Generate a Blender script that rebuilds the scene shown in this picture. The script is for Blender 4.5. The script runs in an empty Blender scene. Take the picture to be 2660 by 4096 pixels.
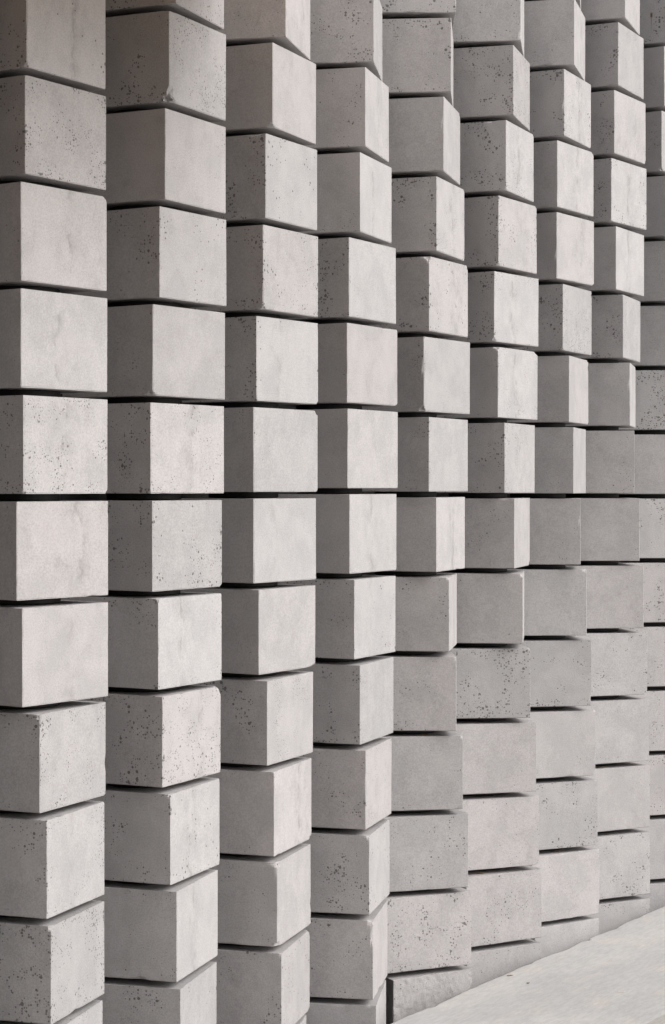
import bpy, math, random
import numpy as np
from mathutils import Vector, noise

# ------------------------------------------------------------------ scale and frame
U = 0.22                       # one block course in metres
EYE = 7.14 * U                 # camera height above the ground sheet
F_PX, IMG_W, IMG_H, HORIZON = 8003.0, 2660.0, 4096.0, 1945.1
X0, Y0, DX, DY = -3.0186, 19.6504, 0.99443, 1.51435      # first column and column step (courses)
BLOCK_W, BLOCK_H, ROW0 = 1.2265, 0.9271, -0.1130
L = math.hypot(DX, DY)
SV = Vector((DX / L, DY / L, 0.0))         # along the wall
NV = Vector((DY / L, -DX / L, 0.0))        # out of the wall
ORG = Vector((X0 * U, Y0 * U, 0.0))


def wall_point(s, n, z):
    """s along the wall, n out of the wall, z above the ground; all in courses."""
    p = ORG + (SV * s + NV * n) * U
    return Vector((p.x, p.y, z * U))


# ------------------------------------------------------------------ camera, sky, sun, exposure
sc = bpy.context.scene
cam_data = bpy.data.cameras.new('camera')
cam = bpy.data.objects.new('camera', cam_data)
sc.collection.objects.link(cam)
cam.location = (0, 0, EYE)
cam.rotation_euler = (math.radians(90), 0, 0)
cam_data.sensor_fit = 'HORIZONTAL'
cam_data.sensor_width = 36.0
cam_data.lens = 36.0 * F_PX / IMG_W
cam_data.shift_y = -(IMG_H / 2 - HORIZON) / IMG_W
cam_data.clip_start = 0.05
cam_data.clip_end = 2000
sc.camera = cam

SUN_ELEV = math.radians(38)
sun_h = (NV * 1.0 + SV * 0.24).normalized()
sun_dir = Vector((sun_h.x * math.cos(SUN_ELEV), sun_h.y * math.cos(SUN_ELEV), math.sin(SUN_ELEV)))
world = bpy.data.worlds.new('World')
sc.world = world
world.use_nodes = True
wn = world.node_tree.nodes
wl = world.node_tree.links
wn.clear()
sky = wn.new('ShaderNodeTexSky')
sky.sky_type = 'NISHITA'
sky.sun_disc = False
sky.sun_elevation = SUN_ELEV
sky.sun_rotation = math.atan2(sun_h.x, sun_h.y)
sky.air_density = 1.0
sky.dust_density = 4.0
sky.ozone_density = 1.0
hs = wn.new('ShaderNodeHueSaturation')          # overcast: the blue is washed out everywhere alike
hs.inputs['Saturation'].default_value = 0.22
bg = wn.new('ShaderNodeBackground')
bg.inputs['Strength'].default_value = 0.11
wo = wn.new('ShaderNodeOutputWorld')
wl.new(sky.outputs[0], hs.inputs['Color'])
wl.new(hs.outputs[0], bg.inputs['Color'])
wl.new(bg.outputs[0], wo.inputs['Surface'])

sun_data = bpy.data.lights.new('sun', 'SUN')
sun_data.energy = 1.5
sun_data.angle = math.radians(40)
sun_data.color = (1.0, 0.98, 0.962)
sun = bpy.data.objects.new('sun', sun_data)
sc.collection.objects.link(sun)
sun.rotation_euler = (-sun_dir).to_track_quat('-Z', 'Y').to_euler()
sun.location = (0, 0, 30)

sc.view_settings.view_transform = 'Standard'
sc.view_settings.look = 'None'
sc.view_settings.exposure = 0.49
sc.view_settings.gamma = 1.0
sc.view_settings.use_curve_mapping = False
sc.cycles.max_bounces = 5
sc.cycles.diffuse_bounces = 4

# ------------------------------------------------------------------ the wall as it stands: twist of every block
# column: (sideways, away, up) in courses
COLUMN_OFFSET = {
    1: (-0.043, -0.054, 0.009),
    2: (0.032, 0.048, 0.007),
    3: (0.022, 0.046, 0.018),
    4: (-0.002, -0.027, 0.060),
    5: (-0.018, -0.016, 0.014),
    6: (0.024, 0.005, -0.008),
    7: (0.000, 0.012, -0.020),
    8: (-0.016, -0.021, -0.024),
    9: (-0.001, 0.006, -0.040),
}
MEASURED = {
    1: {4: (30.3, -0.018, -0.012), 3: (31.5, -0.012, -0.015), 2: (34.2, -0.012, -0.001), 1: (34.5, -0.01, 0.002), 0: (33.2, -0.003, 0.0), -1: (37.8, -0.002, -0.002), -2: (34.3, 0.002, -0.003), -3: (23.7, 0.004, -0.001), -4: (19.6, 0.01, 0.002), -5: (17.6, 0.018, 0.009), -6: (15.2, 0.012, 0.007)},
    2: {5: (20.4, 0.041, -0.004), 4: (24.9, 0.036, -0.003), 3: (27.2, 0.028, 0.0), 2: (30.5, 0.02, 0.005), 1: (33.9, 0.0, 0.004), 0: (34.4, -0.012, 0.0), -1: (31.9, -0.032, -0.002), -2: (28.5, -0.021, 0.0), -3: (25.5, -0.024, -0.001), -4: (21.0, -0.01, 0.004), -5: (16.7, -0.008, 0.006), -6: (14.3, -0.001, 0.004)},
    3: {5: (12.0, 0.028, -0.005), 4: (22.1, 0.022, -0.002), 3: (26.9, 0.015, -0.001), 2: (29.0, 0.015, 0.003), 1: (32.8, -0.0, 0.002), 0: (34.5, -0.008, 0.001), -1: (33.4, -0.023, -0.001), -2: (29.8, -0.021, -0.001), -3: (23.6, -0.017, 0.004), -4: (19.0, -0.008, 0.0), -5: (16.8, -0.003, 0.007), -6: (13.7, 0.004, 0.003), -7: (9.7, 0.002, 0.002)},
    4: {5: (6.3, -0.016, -0.002), 4: (14.5, -0.011, -0.008), 3: (19.1, -0.012, -0.0), 2: (28.3, -0.012, 0.003), 1: (30.4, -0.005, 0.002), 0: (30.3, 0.001, 0.0), -1: (28.2, -0.006, 0.001), -2: (24.9, 0.0, 0.0), -3: (20.2, 0.002, 0.003), -4: (16.0, 0.01, 0.004), -5: (12.8, 0.011, -0.002), -6: (9.7, 0.016, -0.007), -7: (6.9, 0.021, -0.003)},
    5: {6: (0.9, 0.005, -0.005), 5: (4.8, -0.014, -0.005), 4: (13.2, -0.007, -0.005), 3: (20.1, -0.005, -0.0), 2: (26.8, -0.003, 0.002), 1: (31.7, -0.0, 0.002), 0: (27.0, -0.002, 0.001), -1: (20.5, -0.001, -0.001), -2: (8.0, -0.001, 0.0), -3: (-0.2, -0.001, 0.002), -4: (-9.8, -0.003, 0.003), -5: (-17.3, 0.009, -0.002), -6: (-25.0, 0.01, 0.006), -7: (-31.9, 0.007, -0.002)},
    6: {6: (7.6, -0.003, -0.004), 5: (15.8, -0.003, -0.01), 4: (23.0, -0.004, -0.004), 3: (29.9, -0.006, 0.005), 2: (34.1, -0.003, 0.005), 1: (31.0, -0.0, 0.004), 0: (24.7, -0.001, 0.0), -1: (15.1, 0.003, -0.0), -2: (6.3, 0.01, -0.0), -3: (-4.9, -0.002, 0.002), -4: (-15.5, -0.001, 0.002), -5: (-22.7, 0.002, 0.001), -6: (-30.2, 0.007, 0.002), -7: (-30.5, 0.006, 0.002)},
    7: {6: (14.3, -0.001, -0.006), 5: (24.9, -0.005, -0.006), 4: (31.4, -0.009, 0.001), 3: (32.3, -0.005, 0.003), 2: (26.3, -0.002, 0.004), 1: (19.8, -0.003, 0.003), 0: (15.2, -0.002, 0.0), -1: (6.9, -0.0, 0.0), -2: (-1.9, -0.001, 0.001), -3: (-10.2, -0.001, -0.0), -4: (-19.9, -0.002, 0.001), -5: (-26.0, 0.005, 0.0), -6: (-32.9, 0.014, -0.004), -7: (-35.8, 0.011, 0.005)},
    8: {7: (18.7, 0.002, -0.007), 6: (26.4, 0.002, -0.008), 5: (30.6, 0.001, -0.003), 4: (33.4, 0.0, 0.002), 3: (28.3, -0.003, 0.003), 2: (20.5, -0.004, 0.004), 1: (12.3, -0.006, 0.002), 0: (6.8, 0.0, -0.0), -1: (-0.9, -0.0, 0.0), -2: (-8.7, -0.001, 0.001), -3: (-17.7, -0.001, -0.0), -4: (-24.9, -0.001, -0.0), -5: (-27.9, 0.002, -0.001), -6: (-27.9, 0.005, -0.003), -7: (-28.0, -0.001, 0.005)},
    9: {6: (31.8, 0.0, -0.001), 5: (34.4, -0.0, 0.002)},
}

TOP_ROW, BASE_ROW = 8, -7


def twist(c, k):
    """(twist in degrees, sideways, away) of the block in column c, course k."""
    t = MEASURED.get(c, {})
    if k in t:
        return t[k]
    if c == 9:
        tab = {7: 24.0, 4: 28.5, 3: 21.0, 2: 13.0, 1: 7.0, 0: 0.0, -1: -6.0, -2: -10.0, -3: -13.0,
               -4: -16.0, -5: -18.0, -6: -18.0, -7: -18.0, 8: 16.0}
        return (tab[k], 0.0, 0.0)
    if c > 9:
        return (twist(9, max(BASE_ROW, k - (c - 9)))[0], 0.0, 0.0)
    if c < 1:
        return (twist(1, min(4, k + (1 - c)))[0], 0.0, 0.0)
    hi, lo = max(t), min(t)
    if k > hi:
        return (t[hi][0] - 6.0 * (k - hi), t[hi][1], t[hi][2])
    return (t[lo][0] - 2.5 * (lo - k), t[lo][1], t[lo][2])


# ------------------------------------------------------------------ materials
class NT:
    def __init__(self, name):
        self.m = bpy.data.materials.new(name)
        self.m.use_nodes = True
        self.t = self.m.node_tree
        self.t.nodes.clear()
        self.out = self.t.nodes.new('ShaderNodeOutputMaterial')
        self.p = self.t.nodes.new('ShaderNodeBsdfPrincipled')
        self.t.links.new(self.p.outputs[0], self.out.inputs['Surface'])

    def n(self, kind, **kw):
        nd = self.t.nodes.new(kind)
        for k, v in kw.items():
            if hasattr(nd, k) and not k[0].isupper():
                setattr(nd, k, v)
            else:
                nd.inputs[k.replace('_', ' ')].default_value = v
        return nd

    def link(self, a, b):
        self.t.links.new(a, b)

    def math(self, op, a, b=None, c=None, clamp=False):
        nd = self.t.nodes.new('ShaderNodeMath')
        nd.operation = op
        nd.use_clamp = clamp
        for i, v in enumerate((a, b, c)):
            if v is None:
                continue
            if isinstance(v, (int, float)):
                nd.inputs[i].default_value = v
            else:
                self.link(v, nd.inputs[i])
        return nd.outputs[0]

    def smooth(self, v, lo, hi, a=0.0, b=1.0):
        nd = self.t.nodes.new('ShaderNodeMapRange')
        nd.interpolation_type = 'SMOOTHSTEP'
        self.link(v, nd.inputs['Value'])
        nd.inputs['From Min'].default_value = lo
        nd.inputs['From Max'].default_value = hi
        nd.inputs['To Min'].default_value = a
        nd.inputs['To Max'].default_value = b
        return nd.outputs[0]

    def mix(self, fac, a, b, mode='MIX'):
        nd = self.t.nodes.new('ShaderNodeMix')
        nd.data_type = 'RGBA'
        nd.blend_type = mode
        for sock, v in ((nd.inputs[0], fac), (nd.inputs[6], a), (nd.inputs[7], b)):
            if isinstance(v, (int, float)):
                sock.default_value = v
            elif isinstance(v, tuple):
                sock.default_value = v
            else:
                self.link(v, sock)
        return nd.outputs[2]

    def noise(self, vec, scale, detail=3.0, rough=0.55):
        nd = self.t.nodes.new('ShaderNodeTexNoise')
        nd.inputs['Scale'].default_value = scale
        nd.inputs['Detail'].default_value = detail
        nd.inputs['Roughness'].default_value = rough
        self.link(vec, nd.inputs['Vector'])
        return nd.outputs[0]

    def vor(self, vec, scale):
        nd = self.t.nodes.new('ShaderNodeTexVoronoi')
        nd.inputs['Scale'].default_value = scale
        self.link(vec, nd.inputs['Vector'])
        return nd.outputs['Distance'], nd.outputs['Color']

    def vadd(self, a, b):
        nd = self.t.nodes.new('ShaderNodeVectorMath')
        nd.operation = 'ADD'
        self.link(a, nd.inputs[0])
        self.link(b, nd.inputs[1])
        return nd.outputs[0]

    def vscale(self, a, s):
        nd = self.t.nodes.new('ShaderNodeVectorMath')
        nd.operation = 'MULTIPLY'
        self.link(a, nd.inputs[0])
        nd.inputs[1].default_value = s
        return nd.outputs[0]


def g3(v, tint=(1.0, 0.975, 0.955)):
    return (v * tint[0], v * tint[1], v * tint[2], 1.0)


def cast_concrete(name, rough_cast=False, rust=False):
    """Cast grey concrete: mottled, pitted with blowholes, a faint mould seam down two of the faces."""
    m = NT(name)
    tc = m.n('ShaderNodeTexCoord')
    oi = m.n('ShaderNodeObjectInfo')
    rnd = oi.outputs['Random']
    comb = m.n('ShaderNodeCombineXYZ')
    m.link(m.math('MULTIPLY', rnd, 37.0), comb.inputs[0])
    m.link(m.math('MULTIPLY', rnd, 91.0), comb.inputs[1])
    m.link(m.math('MULTIPLY', rnd, 53.0), comb.inputs[2])
    obj = tc.outputs['Object']
    v = m.vadd(obj, comb.outputs[0])
    rnd2 = m.math('FRACT', m.math('MULTIPLY', rnd, 17.31))
    rnd3 = m.math('FRACT', m.math('MULTIPLY', rnd, 71.77))
    sep = m.n('ShaderNodeSeparateXYZ')
    m.link(obj, sep.inputs[0])
    ox, oy, oz = sep.outputs[0], sep.outputs[1], sep.outputs[2]
    half = BLOCK_W * U / 2

    # tone: batch to batch, cloudy patches, fine grain
    warm = m.mix(rnd2, g3(0.405, (1.0, 0.970, 0.968)), g3(0.405, (1.0, 0.945, 0.940)))
    tone = m.math('MULTIPLY_ADD', rnd3, 0.18, 0.91)
    cl = m.noise(v, 10.0, 2.0, 0.55)
    cl2 = m.noise(m.vscale(v, (1.0, 1.0, 0.6)), 33.0, 3.0, 0.65)
    gr = m.noise(v, 300.0, 1.0, 0.6)
    tone = m.math('MULTIPLY', tone, m.smooth(cl, 0.3, 0.7, 0.93, 1.05))
    tone = m.math('MULTIPLY', tone, m.smooth(cl2, 0.3, 0.75, 1.02, 0.965))
    tone = m.math('MULTIPLY', tone, m.smooth(gr, 0.25, 0.75, 0.88, 1.10))
    mul = m.n('ShaderNodeVectorMath', operation='SCALE')
    m.link(warm, mul.inputs[0])
    m.link(tone, mul.inputs['Scale'])
    col = mul.outputs[0]
    # pinkish or bluish clouds in the mix
    col = m.mix(m.smooth(cl, 0.54, 0.74, 0.0, 0.4), col, g3(0.40, (1.0, 0.935, 0.925)))
    col = m.mix(m.smooth(cl, 0.44, 0.28, 0.0, 0.35), col, g3(0.385, (0.985, 0.98, 0.98)))
    # drying marks: faint curved bands where the surface water stood
    band = m.math('MULTIPLY', m.smooth(m.math('ABSOLUTE', m.math('SUBTRACT', cl, 0.46)), 0.022, 0.0), m.smooth(cl2, 0.45, 0.62))
    col = m.mix(m.math('MULTIPLY', band, m.math('MULTIPLY_ADD', rnd2, 0.22, 0.03)), col, g3(0.25, (1.0, 0.95, 0.90)))

    # mould seam: a wavering darker line down the middle of the two x faces of some blocks
    wv = m.noise(m.vscale(v, (0.0, 0.0, 1.0)), 16.0, 2.0, 0.6)
    off = m.math('MULTIPLY', m.math('SUBTRACT', rnd2, 0.5), 0.10)
    yy = m.math('ABSOLUTE', m.math('ADD', m.math('SUBTRACT', oy, off), m.math('MULTIPLY', m.math('SUBTRACT', wv, 0.5), 0.11)))
    onx = m.smooth(m.math('ABSOLUTE', ox), half * 0.93, half * 0.97)
    seam = m.math('MULTIPLY', m.smooth(yy, 0.012, 0.0), m.smooth(cl2, 0.44, 0.60))
    halo = m.math('MULTIPLY', m.smooth(yy, 0.05, 0.0, 0.0, 0.45), m.smooth(cl2, 0.38, 0.66))
    has = m.smooth(rnd3, 0.40, 0.85)
    seam = m.math('MULTIPLY', m.math('MULTIPLY', m.math('MAXIMUM', seam, halo), onx), has)
    col = m.mix(m.math('MULTIPLY', seam, 0.5), col, g3(0.23, (1.0, 0.955, 0.90)))

    # blowholes: two sizes, thicker near the edges and the seam, in patches
    ez = m.math('DIVIDE', m.math('ABSOLUTE', oz), BLOCK_H * U / 2)
    inner = m.math('MINIMUM', m.math('ABSOLUTE', ox), m.math('ABSOLUTE', oy))
    edge = m.math('MAXIMUM', m.smooth(ez, 0.5, 0.95), m.smooth(inner, half * 0.5, half * 0.95))
    patch = m.noise(v, 14.0, 1.0, 0.5)
    dens = m.math('ADD', m.smooth(patch, 0.40, 0.66), m.math('MULTIPLY_ADD', edge, 0.35, 0.12))
    dens = m.math('MINIMUM', m.math('MULTIPLY', dens, m.math('MULTIPLY_ADD', m.math('MULTIPLY', rnd, rnd), 0.95, 0.35)), 1.2)
    ony = m.smooth(m.math('ABSOLUTE', oy), half * 0.93, half * 0.97, 1.0, 1.45)
    dens = m.math('MULTIPLY', dens, ony)
    pits = None
    relief = None
    for scale, big, thr in ((92.0, 0.25, 0.56), (200.0, 0.32, 0.45)):
        d, c = m.vor(v, scale)
        s3 = m.n('ShaderNodeSeparateColor')
        m.link(c, s3.inputs[0])
        rad = m.math('MULTIPLY', m.math('MULTIPLY', m.smooth(s3.outputs[0], thr, 1.0), big), dens)
        pit = m.smooth(m.math('SUBTRACT', rad, d), 0.0, 0.05)
        if relief is None:
            relief = pit
        pits = pit if pits is None else m.math('MAXIMUM', pits, pit)
    col = m.mix(m.math('MULTIPLY', pits, 0.74), col, g3(0.075, (1.0, 0.93, 0.87)))
    if rust:
        dist = m.math('ABSOLUTE', m.math('SUBTRACT', ox, 0.065))
        cut = m.math('MULTIPLY', m.smooth(dist, 0.0030, 0.0006), m.smooth(oz, -0.075, -0.01, 0.0, 1.0))
        cut = m.math('MULTIPLY', cut, m.smooth(oz, 0.002, -0.004))
        spot = m.math('MULTIPLY', m.smooth(dist, 0.0050, 0.002), m.smooth(m.math('ABSOLUTE', m.math('ADD', oz, 0.006)), 0.011, 0.004))
        col = m.mix(m.math('MAXIMUM', m.math('MULTIPLY', cut, 0.55), spot), col, (0.16, 0.075, 0.025, 1.0))
    m.link(col, m.p.inputs['Base Color'])
    m.link(m.smooth(cl2, 0.2, 0.8, 0.72, 0.88), m.p.inputs['Roughness'])
    m.p.inputs['Specular IOR Level'].default_value = 0.3

    hgt = m.math('SUBTRACT', m.math('MULTIPLY', m.noise(v, 38.0, 1.0, 0.5), 0.55), relief)
    b = m.n('ShaderNodeBump')
    b.inputs['Strength'].default_value = 0.6
    b.inputs['Distance'].default_value = 0.0024
    if rough_cast:
        hgt = m.math('ADD', hgt, m.math('MULTIPLY', m.noise(v, 130.0, 2.0, 0.6), 0.8))
    m.link(hgt, b.inputs['Height'])
    m.link(b.outputs[0], m.p.inputs['Normal'])
    return m.m


def trowelled_concrete(name, base, streak=True, pitted=False):
    """Smooth slab concrete with long wiped clouds of grey, buff and pink."""
    m = NT(name)
    tc = m.n('ShaderNodeTexCoord')
    v = tc.outputs['Object']
    a = m.noise(m.vscale(v, (1.0, 0.55, 1.0)), 3.2, 5.0, 0.6)
    bb = m.noise(m.vscale(v, (1.0, 0.4, 1.0)), 11.0, 5.0, 0.65)
    wipe = m.noise(m.vscale(v, (5.0, 1.0, 1.0)), 26.0, 4.0, 0.65)
    gr = m.noise(v, 420.0, 2.0, 0.6)
    col = m.mix(m.smooth(a, 0.35, 0.65), base, (base[0] * 0.81, base[1] * 0.835, base[2] * 0.865, 1.0))
    col = m.mix(m.smooth(bb, 0.50, 0.72, 0.0, 0.9), col, (base[0] * 1.0, base[1] * 0.94, base[2] * 0.90, 1.0))
    tone = m.math('MULTIPLY', m.smooth(wipe, 0.3, 0.7, 0.90, 1.07), m.smooth(gr, 0.25, 0.75, 0.94, 1.05))
    mul = m.n('ShaderNodeVectorMath', operation='SCALE')
    m.link(col, mul.inputs[0])
    m.link(tone, mul.inputs['Scale'])
    col = mul.outputs[0]
    d, c = m.vor(v, 46.0)
    s3 = m.n('ShaderNodeSeparateColor')
    m.link(c, s3.inputs[0])
    sp = m.math('MULTIPLY', m.smooth(d, 0.16 if pitted else 0.10, 0.03), m.smooth(s3.outputs[0], 0.75 if pitted else 0.86, 0.97))
    col = m.mix(m.math('MULTIPLY', sp, 0.7), col, (0.12, 0.09, 0.065, 1.0))
    m.link(col, m.p.inputs['Base Color'])
    m.p.inputs['Roughness'].default_value = 0.62
    m.p.inputs['Specular IOR Level'].default_value = 0.35
    b = m.n('ShaderNodeBump')
    b.inputs['Strength'].default_value = 0.4
    b.inputs['Distance'].default_value = 0.0015
    h = m.math('ADD', m.math('MULTIPLY', wipe, 0.6), m.math('MULTIPLY', gr, 0.3 if not pitted else 1.6))
    h = m.math('SUBTRACT', h, sp)
    m.link(h, b.inputs['Height'])
    m.link(b.outputs[0], m.p.inputs['Normal'])
    return m.m


def plain(name, colour, rough=0.7, scale=30.0, amount=0.15):
    m = NT(name)
    tc = m.n('ShaderNodeTexCoord')
    nz = m.noise(tc.outputs['Object'], scale, 4.0, 0.6)
    lo = tuple(x * (1 - amount) for x in colour) + (1.0,)
    hi = tuple(min(1.0, x * (1 + amount)) for x in colour) + (1.0,)
    m.link(m.mix(m.smooth(nz, 0.3, 0.7), lo, hi), m.p.inputs['Base Color'])
    m.p.inputs['Roughness'].default_value = rough
    return m.m


MAT_BLOCK = cast_concrete('cast_concrete')
MAT_ROUGH = cast_concrete('rough_cast_concrete', rough_cast=True)
MAT_RUST = cast_concrete('cast_concrete_rust_streak', rust=True)
MAT_LEDGE = trowelled_concrete('trowelled_concrete', (0.535, 0.517, 0.495, 1.0))
MAT_PAVE = trowelled_concrete('pitted_paving', (0.45, 0.435, 0.40, 1.0), pitted=True)
MAT_GROUND = plain('packed_earth', (0.16, 0.145, 0.125), 0.95, 6.0, 0.3)
MAT_RUBBER = plain('black_rubber', (0.012, 0.011, 0.0105), 0.6)
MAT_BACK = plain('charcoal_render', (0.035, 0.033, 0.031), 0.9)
MAT_LEAF = plain('dry_leaf', (0.19, 0.13, 0.075), 0.8, 200.0, 0.4)
MAT_STRAW = plain('pale_straw', (0.62, 0.58, 0.50), 0.7, 200.0, 0.2)
MAT_BLOCKER = plain('light_blocker_dark', (0.07, 0.032, 0.014), 0.75, 9.0, 0.35)  # for the added box that keeps light off the left end
MAT_BOUNCE = plain('warm_bounce_orange', (0.80, 0.40, 0.13), 0.75, 9.0, 0.35)  # saturated orange so the added cover bounces warm light


# ------------------------------------------------------------------ helpers
def new_object(name, mesh, parent=None, mat=None):
    o = bpy.data.objects.new(name, mesh)
    sc.collection.objects.link(o)
    if parent is not None:
        o.parent = parent
    if mat is not None and mesh is not None and not mesh.materials:
        mesh.materials.append(mat)
    return o


def tag(o, label, category, group=None):
    o['label'] = label
    o['category'] = category
    if group:
        o['group'] = group
    return o


def empty(name, loc):
    o = new_object(name, None)
    o.location = loc
    o.empty_display_size = 0.1
    return o


def mesh_from(name, verts, faces):
    me = bpy.data.meshes.new(name)
    me.from_pydata([tuple(v) for v in verts], [], faces)
    me.update()
    return me


def grid_box(hx, hy, hz, lines):
    """Closed box whose faces are grids; lines are positions in -1..1. Returns verts and faces."""
    index, verts, faces = {}, [], []
    n = len(lines)

    def vid(i, j, k):
        key = (i, j, k)
        if key not in index:
            index[key] = len(verts)
            verts.append((lines[i] * hx, lines[j] * hy, lines[k] * hz))
        return index[key]
    e = n - 1
    for a in range(e):
        for b in range(e):
            faces.append((vid(a, b, 0), vid(a, b + 1, 0), vid(a + 1, b + 1, 0), vid(a + 1, b, 0)))
            faces.append((vid(a, b, e), vid(a + 1, b, e), vid(a + 1, b + 1, e), vid(a, b + 1, e)))
            faces.append((vid(a, 0, b), vid(a + 1, 0, b), vid(a + 1, 0, b + 1), vid(a, 0, b + 1)))
            faces.append((vid(a, e, b), vid(a, e, b + 1), vid(a + 1, e, b + 1), vid(a + 1, e, b)))
            faces.append((vid(0, a, b), vid(0, a, b + 1), vid(0, a + 1, b + 1), vid(0, a + 1, b)))
            faces.append((vid(e, a, b), vid(e, a + 1, b), vid(e, a + 1, b + 1), vid(e, a, b + 1)))
    return np.array(verts), faces


FINE = [-1, -0.987, -0.94, -0.88, -0.79, -0.66, -0.5, -0.32, -0.1, 0.1, 0.32, 0.5, 0.66, 0.79, 0.88, 0.94, 0.987, 1]
DENSE = [-1.0] + [-0.98 + 1.96 * i / 44 for i in range(45)] + [1.0]


def value_noise(p, seed, freq):
    """Cheap smooth pseudo-noise in -1..1 for vertex arrays."""
    r = np.random.RandomState(seed)
    out = np.zeros(len(p))
    for _ in range(7):
        d = r.normal(size=3)
        d /= np.linalg.norm(d)
        out += np.sin(p @ d * freq * r.uniform(0.6, 1.7) + r.uniform(0, 6.28))
    return out / 4.0


def block_mesh(seed, chips=(), rough=False):
    rng = random.Random(seed)
    hx = hy = BLOCK_W * U / 2
    hz = BLOCK_H * U / 2
    half = np.array([hx, hy, hz])
    v, faces = grid_box(hx, hy, hz, DENSE if rough else FINE)
    on = (np.abs(np.abs(v) - half) < 1e-7)
    count = on.sum(axis=1)
    sgn = np.sign(v)
    # slight casting warp of the faces
    for ax in range(3):
        bend = value_noise(v, seed * 7 + ax, 9.0) * 0.0009 * (0.25 if ax == 2 else 1.0)
        v[:, ax] += np.where(on[:, ax], bend - 0.0009, 0.0)
    # worn arrises: edge vertices drawn in unevenly
    wear = 0.0008 + 0.0006 * np.clip(value_noise(v, seed + 31, 90.0), -0.6, 2.0) + 0.0006 * value_noise(v, seed + 77, 320.0)
    wear = np.clip(wear, 0.0004, None)
    v -= sgn * on * (wear * (count >= 2))[:, None] * np.where(count == 3, 1.5, 1.0)[:, None]
    # nicks and broken corners: material beyond an uneven plane is gone
    cuts = list(chips)
    for _ in range(rng.randint(3, 6)):
        ax = rng.randrange(3)
        pos = [rng.choice((-1, 1)) for _ in range(3)]
        pos[ax] = rng.uniform(-1, 1)
        cuts.append((tuple(pos), rng.uniform(0.0015, 0.005)))
    for pos, size in cuts:
        c = np.array(pos) * half
        d = np.array([(1 if p > 0 else -1) if abs(p) > 0.985 else 0.35 * rng.uniform(-1, 1) for p in pos], dtype=float)
        d /= np.linalg.norm(d)
        rel = v - c
        depth = rel @ d + size * (0.55 + 0.35 * value_noise(v, rng.randrange(9999), 260.0))
        near = np.linalg.norm(rel, axis=1) < size * 2.6
        mask = near & (depth > 0)
        v[mask] -= np.outer(depth[mask], d)
    if rough:
        side = on[:, 0] | on[:, 1]
        amt = np.array([0.0022 * noise.noise(Vector(p) * 26) + 0.0014 * noise.noise(Vector(p) * 66) for p in v])
        for ax in (0, 1):
            v[:, ax] += np.where(on[:, ax] & side, sgn[:, ax] * (amt - 0.003), 0.0)
    me = mesh_from('concrete_block', v, faces)
    return me


# ------------------------------------------------------------------ ground, pavement, ledge
def strip(s0, s1, n0, n1, z0, z1):
    """Box in wall coordinates: returns local verts (x out of the wall, y along it) and a rotation."""
    return [((n, s, z)) for z in (z0, z1) for s in (s0, s1) for n in (n0, n1)]


WALL_ROT = math.atan2(NV.y, NV.x)
LEDGE_BACK, LEDGE_FRONT, LEDGE_TOP = 0.90, 3.46, 7.14 - 6.335

me = mesh_from('ground', [(-150, -150, 0), (150, -150, 0), (150, 150, 0), (-150, 150, 0)], [(0, 1, 2, 3)])
ground = new_object('ground', me, mat=MAT_GROUND)
ground['kind'] = 'structure'


def ledge_mesh():
    """Long low slab; its back edge is crumbled."""
    rng = np.random.RandomState(4)
    s0, s1 = -14.0, 34.0
    ys = np.arange(s0, s1 + 0.001, 0.055)
    back = 0.012 * np.sin(ys * 1.3) + 0.010 * np.sin(ys * 3.9 + 1) + rng.normal(0, 0.0035, len(ys))
    for c0, wd, dp in ((6.3, 0.10, 0.035), (8.9, 0.10, 0.03), (9.9, 0.25, 0.03), (10.55, 0.07, 0.055), (11.4, 0.16, 0.03), (12.3, 0.2, 0.025), (7.4, 0.12, 0.02)):
        back += dp * np.exp(-((ys - c0) / wd) ** 2)
    front = rng.normal(0, 0.003, len(ys)) + 0.006 * np.sin(ys * 5.0)
    prof = []
    for i, y in enumerate(ys):
        b, f = LEDGE_BACK + back[i], LEDGE_FRONT + front[i]
        prof.append([(b + 0.004, y, 0.0), (b, y, LEDGE_TOP - 0.05), (b + 0.018, y, LEDGE_TOP - 0.008), (b + 0.045, y, LEDGE_TOP),
                     (f - 0.006, y, LEDGE_TOP), (f, y, LEDGE_TOP - 0.006), (f, y, 0.0)])
    verts = [(a * U, b * U, c * U) for row in prof for a, b, c in row]
    m = 7
    faces = []
    for i in range(len(ys) - 1):
        for j in range(m - 1):
            faces.append((i * m + j, (i + 1) * m + j, (i + 1) * m + j + 1, i * m + j + 1))
    faces.append(tuple(range(m)))
    faces.append(tuple(reversed(range((len(ys) - 1) * m, len(ys) * m))))
    return mesh_from('concrete_ledge', verts, faces)


ledge = new_object('concrete_ledge', ledge_mesh(), mat=MAT_LEDGE)
ledge.location = ORG
ledge.rotation_euler = (0, 0, WALL_ROT)
ledge['kind'] = 'thing'
tag(ledge, 'long smooth pale concrete ledge running along the foot of the block wall', 'ledge')

v = strip(-300 * U, 400 * U, (LEDGE_FRONT + 0.012) * U, 300 * U, 0.02, (LEDGE_TOP + 0.010) * U)
me = mesh_from('pavement', v, [(4, 5, 7, 6), (0, 4, 6, 2), (1, 3, 7, 5), (0, 1, 5, 4), (2, 6, 7, 3)])
pave = new_object('pavement', me, mat=MAT_PAVE)
pave.location = ORG
pave.rotation_euler = (0, 0, WALL_ROT)
pave['kind'] = 'structure'


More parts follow.
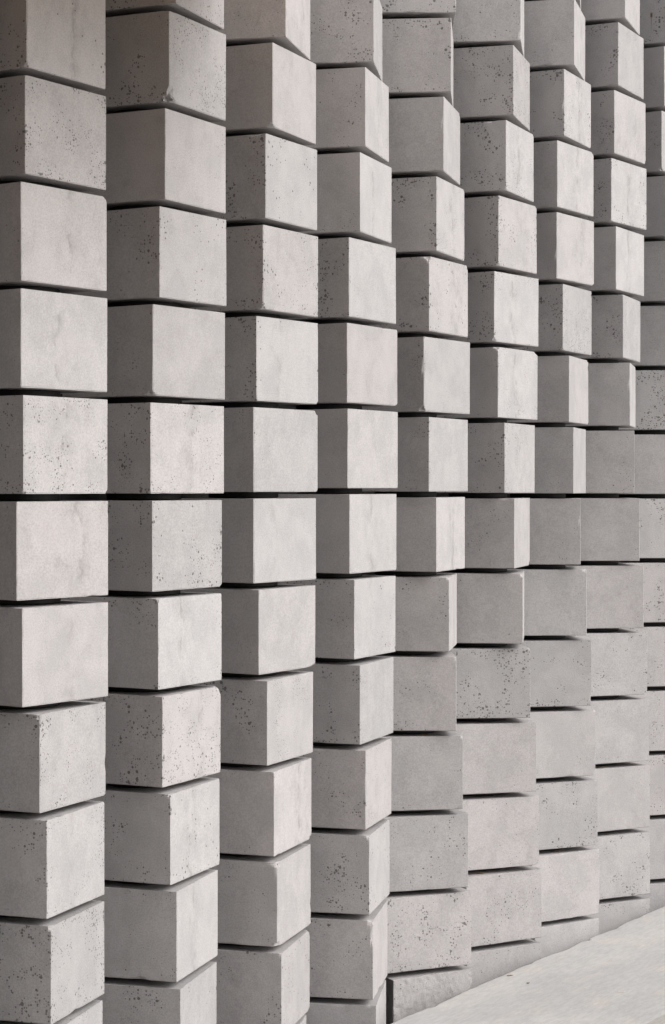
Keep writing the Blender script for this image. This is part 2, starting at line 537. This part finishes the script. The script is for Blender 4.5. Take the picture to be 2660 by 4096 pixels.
def wall_box(name, s0, s1, n0, n1, z0, z1, mat):
    v = strip(s0 * U, s1 * U, n0 * U, n1 * U, z0 * U, z1 * U)
    me = mesh_from(name, v, [(0, 2, 3, 1), (4, 5, 7, 6), (0, 4, 6, 2), (1, 3, 7, 5), (0, 1, 5, 4), (2, 6, 7, 3)])
    o = new_object(name, me, mat=mat)
    o.location = ORG
    o.rotation_euler = (0, 0, WALL_ROT)
    return o


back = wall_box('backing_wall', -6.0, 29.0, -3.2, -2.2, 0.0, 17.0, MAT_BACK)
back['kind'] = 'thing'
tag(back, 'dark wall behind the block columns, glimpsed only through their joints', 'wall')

# unseen dark box and overhead cover, added to shade and warm the left end
blocker = wall_box('added_light_blocker', -25.0, -18.5, -3.0, 20.0, 0.0, 16.0, MAT_BLOCKER)  # added out of view to darken the left-facing sides
blocker['kind'] = 'thing'
tag(blocker, 'added unseen dark box left of view, blocking light from the left-facing sides', 'light_blocker')
added_canopy = empty('added_canopy', wall_point(0, 0, 0))  # added out of view to shade and tint the upper left
added_canopy.rotation_euler = (0, 0, WALL_ROT)
tag(added_canopy, 'added unseen brown cover above the left end, shading it and bouncing warm light', 'added_canopy')
CAN_Z, CAN_N, CAN_S = 7.14 + 6.05, 5.0, 2.55
v = strip(-18.5 * U, CAN_S * U, -3.0 * U, CAN_N * U, (CAN_Z + 0.12) * U, (CAN_Z + 1.2) * U)
BOX_FACES = [(0, 2, 3, 1), (4, 5, 7, 6), (0, 4, 6, 2), (1, 3, 7, 5), (0, 1, 5, 4), (2, 6, 7, 3)]
new_object('added_roof_slab', mesh_from('added_roof_slab', v, BOX_FACES), added_canopy, MAT_BOUNCE)
v = strip(-18.5 * U, CAN_S * U, 0.0, 0.66 * U, 0.0, 0.11 * U)
board = mesh_from('bounce_board', v, BOX_FACES)
for i in range(11):
    o = new_object('bounce_board', board, added_canopy, MAT_BOUNCE)  # underside of the added cover, throws warm light down
    o.location = ((-3.0 + 0.69 * i) * U, 0, CAN_Z * U)


# ------------------------------------------------------------------ the block columns
DISC_R, DISC_H = 0.3967 * U, (1 - BLOCK_H) * U


def disc_mesh():
    n = 40
    verts, faces = [], []
    h = DISC_H / 2 - 0.0004
    prof = ((DISC_R - 0.002, -h), (DISC_R, -h + 0.002), (DISC_R, h - 0.002), (DISC_R - 0.002, h))
    for r, z in prof:
        for i in range(n):
            a = 2 * math.pi * i / n
            verts.append((r * math.cos(a), r * math.sin(a), z))
    for j in range(3):
        for i in range(n):
            k = (i + 1) % n
            faces.append((j * n + i, j * n + k, (j + 1) * n + k, (j + 1) * n + i))
    faces.append(tuple(reversed(range(n))))
    faces.append(tuple(range(3 * n, 4 * n)))
    return mesh_from('spacer_disc', verts, faces)


DISC = disc_mesh()
C_TOP, C_BOT = (1, -1, 1), (1, -1, -1)          # the arris towards the camera
R_TOP, R_BOT = (1, 1, 1), (1, 1, -1)
CHIPS = {
    (1, 4): [(C_BOT, 0.008)], (1, 3): [(R_TOP, 0.016), (C_TOP, 0.008)], (1, 2): [(R_TOP, 0.010)],
    (1, 0): [(C_BOT, 0.012), (R_BOT, 0.009)], (1, -3): [(C_TOP, 0.014), (R_BOT, 0.010)], (1, -5): [(C_TOP, 0.015)],
    (1, -4): [(R_TOP, 0.007)], (2, 4): [(C_BOT, 0.030), (C_TOP, 0.012)], (2, 1): [(C_BOT, 0.016)], (2, -1): [(R_BOT, 0.010)],
    (2, -2): [(R_TOP, 0.012), (C_TOP, 0.008)], (2, -3): [(R_TOP, 0.020)], (2, -4): [(C_TOP, 0.013), (R_TOP, 0.008)],
    (3, 4): [(C_BOT, 0.015)], (3, 0): [(R_TOP, 0.014), (R_BOT, 0.008)], (3, 1): [(R_BOT, 0.008)], (3, -2): [(R_BOT, 0.010)],
    (3, -4): [(R_BOT, 0.014), (C_TOP, 0.008)], (3, -5): [(C_TOP, 0.022), (C_BOT, 0.016), (R_BOT, 0.012)],
    (3, -6): [(R_TOP, 0.016), (R_BOT, 0.014), (C_TOP, 0.010)], (4, -5): [(C_TOP, 0.012)],
    (4, -6): [((1, -1, 1), 0.020), ((1, -1, 0.7), 0.008)],
    (4, 4): [(C_BOT, 0.008)], (4, 5): [(C_BOT, 0.009)], (4, 1): [(R_BOT, 0.010)], (5, 1): [(C_BOT, 0.016), ((1, -1, 0.2), 0.006)],
    (5, 2): [(C_TOP, 0.016), (R_TOP, 0.012)], (5, 4): [(R_TOP, 0.018)], (5, -2): [(C_TOP, 0.009)], (5, 3): [(R_TOP, 0.006)],
    (6, 2): [(C_BOT, 0.013)], (6, 1): [(R_TOP, 0.017), (C_TOP, 0.012)], (6, 3): [(R_TOP, 0.012), (C_BOT, 0.010)], (6, -1): [(R_BOT, 0.022)],
    (6, 4): [(R_TOP, 0.010), (C_BOT, 0.008)], (7, 1): [(R_TOP, 0.020), (R_BOT, 0.008)], (7, 2): [(R_TOP, 0.017), (C_BOT, 0.010)], (7, 4): [(R_TOP, 0.016)],
    (7, 5): [(R_BOT, 0.009)], (7, 3): [(R_BOT, 0.013)], (8, 5): [(R_BOT, 0.012)], (8, 1): [(R_TOP, 0.012), (C_BOT, 0.008)],
    (8, 2): [(C_TOP, 0.006)], (7, -2): [(C_TOP, 0.012)], (7, -4): [(C_BOT, 0.012), (C_TOP, 0.008)], (7, -5): [(C_TOP, 0.012), (C_BOT, 0.010)],
    (6, -3): [(C_TOP, 0.008)], (6, -5): [(C_BOT, 0.009)], (6, -2): [(C_TOP, 0.016)], (5, -3): [(C_TOP, 0.008)], (5, -4): [(C_TOP, 0.008)],
    (7, -6): [(C_TOP, 0.010), (C_BOT, 0.007)], (8, -3): [(C_BOT, 0.011)], (9, 5): [(C_BOT, 0.013)], (3, 2): [(C_BOT, 0.012)],
}
LABELS = {
    1: 'leftmost column of twisted grey concrete blocks, cut off by the left edge',
    2: 'second block column from the left, one upper block with a broken lower corner',
    3: 'third block column from the left, between the broken-cornered column and the raised one',
    4: 'fourth block column from the left, its joints slightly higher than its neighbours',
    5: 'fifth block column from the left, standing on a rough lumpy base block',
    6: 'sixth block column from the left, fourth from the right edge',
    7: 'seventh block column from the left, third from the right edge',
    8: 'eighth block column from the left, last one seen at full width',
    9: 'rightmost block column, cut off by the right edge, rust streak near its top',
}
for c in range(-1, 16):
    co = COLUMN_OFFSET.get(c, (0.0, 0.0, 0.0 if c < 1 else -0.045))
    base = Vector(((X0 + (c - 1) * DX + co[0]) * U, (Y0 + (c - 1) * DY + co[1]) * U, 0.0))
    root = empty('block_stack', base)
    label = LABELS.get(c, 'block column continuing the wall beyond the %s edge of the photo' % ('left' if c < 1 else 'right'))
    tag(root, label, 'block stack', 'columns of twisted concrete blocks forming the wall')
    for k in range(BASE_ROW, (TOP_ROW if c > 2 else 5) + 1):      # left columns stop lower, clear of the added overhead cover
        ang, ax, ay = twist(c, k)
        zc = EYE + (ROW0 + co[2] + k + 0.5) * U
        rough = (c, k) == (5, -7)
        mat = MAT_ROUGH if rough else (MAT_RUST if (c, k) == (9, 7) else MAT_BLOCK)
        b = new_object('concrete_block', block_mesh(1000 + 97 * c + 13 * k, CHIPS.get((c, k), ()), rough), root, mat)
        b.location = (ax * U, ay * U, zc)
        b.rotation_euler = (0, 0, -math.radians(ang))
        if rough:
            b['label'] = 'rough lumpy base block'
        d = new_object('spacer_disc', DISC, root, MAT_RUBBER)
        d.location = (ax * U * 0.5, ay * U * 0.5, EYE + (ROW0 + co[2] + k) * U)

# ------------------------------------------------------------------ litter
def on_ledge(px, py):
    """The spot on the ledge seen at a pixel of the photograph, in metres."""
    d = F_PX * 6.335 / (py - HORIZON)
    return Vector(((px - IMG_W / 2) / F_PX * d * U, d * U, LEDGE_TOP * U))


def scrap_mesh(name, length, width, seed, curl=0.35):
    """A dry leaf scrap: a curled, tapering blade with thickness."""
    rng = random.Random(seed)
    n = 7
    top, faces = [], []
    for i in range(n):
        t = i / (n - 1)
        w = width * (0.15 + math.sin(math.pi * min(1.0, t * 1.05)) ** 0.8) * rng.uniform(0.8, 1.15)
        x = (t - 0.5) * length
        z = curl * width * (4 * (t - 0.5) ** 2) + 0.0008
        off = 0.18 * length * math.sin(t * 2.2 + seed)
        top += [(x, off - w / 2, z + 0.25 * w), (x, off, z), (x, off + w / 2, z + 0.3 * w)]
    m = len(top)
    verts = top + [(a, b2, c2 - 0.0006) for a, b2, c2 in top]
    for i in range(n - 1):
        for j in range(2):
            a = i * 3 + j
            faces.append((a, a + 1, a + 4, a + 3))
            faces.append((m + a, m + a + 3, m + a + 4, m + a + 1))
        for a, b2 in ((i * 3, i * 3 + 3), (i * 3 + 5, i * 3 + 2)):
            faces.append((a, b2, m + b2, m + a))
    faces.append((0, m, m + 1, 1))
    faces.append((1, m + 1, m + 2, 2))
    e = 3 * (n - 1)
    faces.append((e, e + 1, m + e + 1, m + e))
    faces.append((e + 1, e + 2, m + e + 2, m + e + 1))
    return mesh_from(name, verts, faces)


for name, px, py, ln, wd, rz, mat, label, cat in (
        ('dry_leaf_scrap', 2112, 3934, 0.010, 0.006, 0.2, MAT_LEAF, 'dark brown leaf scrap lying alone on the pale ledge', 'leaf'),
        ('dry_leaf_scrap', 2040, 3905, 0.020, 0.005, 0.1, MAT_LEAF, 'thin curled brown leaf near the back edge of the ledge', 'leaf'),
        ('pale_twig', 2490, 3969, 0.030, 0.0028, 0.45, MAT_STRAW, 'small whitish twig lying on the ledge towards the lower right', 'twig')):
    o = new_object(name, scrap_mesh(name, ln, wd, int(px) % 17), None, mat)
    o.location = on_ledge(px, py)
    o.rotation_euler = (0, 0, rz)
    tag(o, label, cat)

JOINT_SCRAPS = [
    (8, -5, -0.20, 0.030, 'dry straw scrap in a joint of the eighth block column, fourth joint above the ledge'),
    (6, -6, -0.30, 0.028, 'dry straw scrap in the lowest open joint of the sixth block column'),
    (7, -6, -0.05, 0.030, 'dry straw scrap in a low joint of the seventh block column'),
    (5, -4, 0.15, 0.030, 'dry leaf caught in a joint of the fifth block column, halfway down'),
    (8, -6, -0.1, 0.026, 'dry straw scrap in a low joint of the eighth block column'),
]
for c, k, fx, ln, label in JOINT_SCRAPS:
    ang, ax, ay = twist(c, k)
    co = COLUMN_OFFSET[c]
    ph = -math.radians(ang)
    lx, ly = fx * U, -0.50 * U
    o = new_object('dry_leaf_scrap', scrap_mesh('dry_leaf_scrap', ln, 0.006, k + 40), None, MAT_LEAF)
    o.location = ((X0 + (c - 1) * DX + co[0] + ax) * U + lx * math.cos(ph) - ly * math.sin(ph),
                  (Y0 + (c - 1) * DY + co[1] + ay) * U + lx * math.sin(ph) + ly * math.cos(ph),
                  EYE + (ROW0 + co[2] + k + 0.5 + BLOCK_H / 2) * U - 0.0002)
    o.rotation_euler = (0, 0, ph + 0.15)
    tag(o, label, 'leaf')
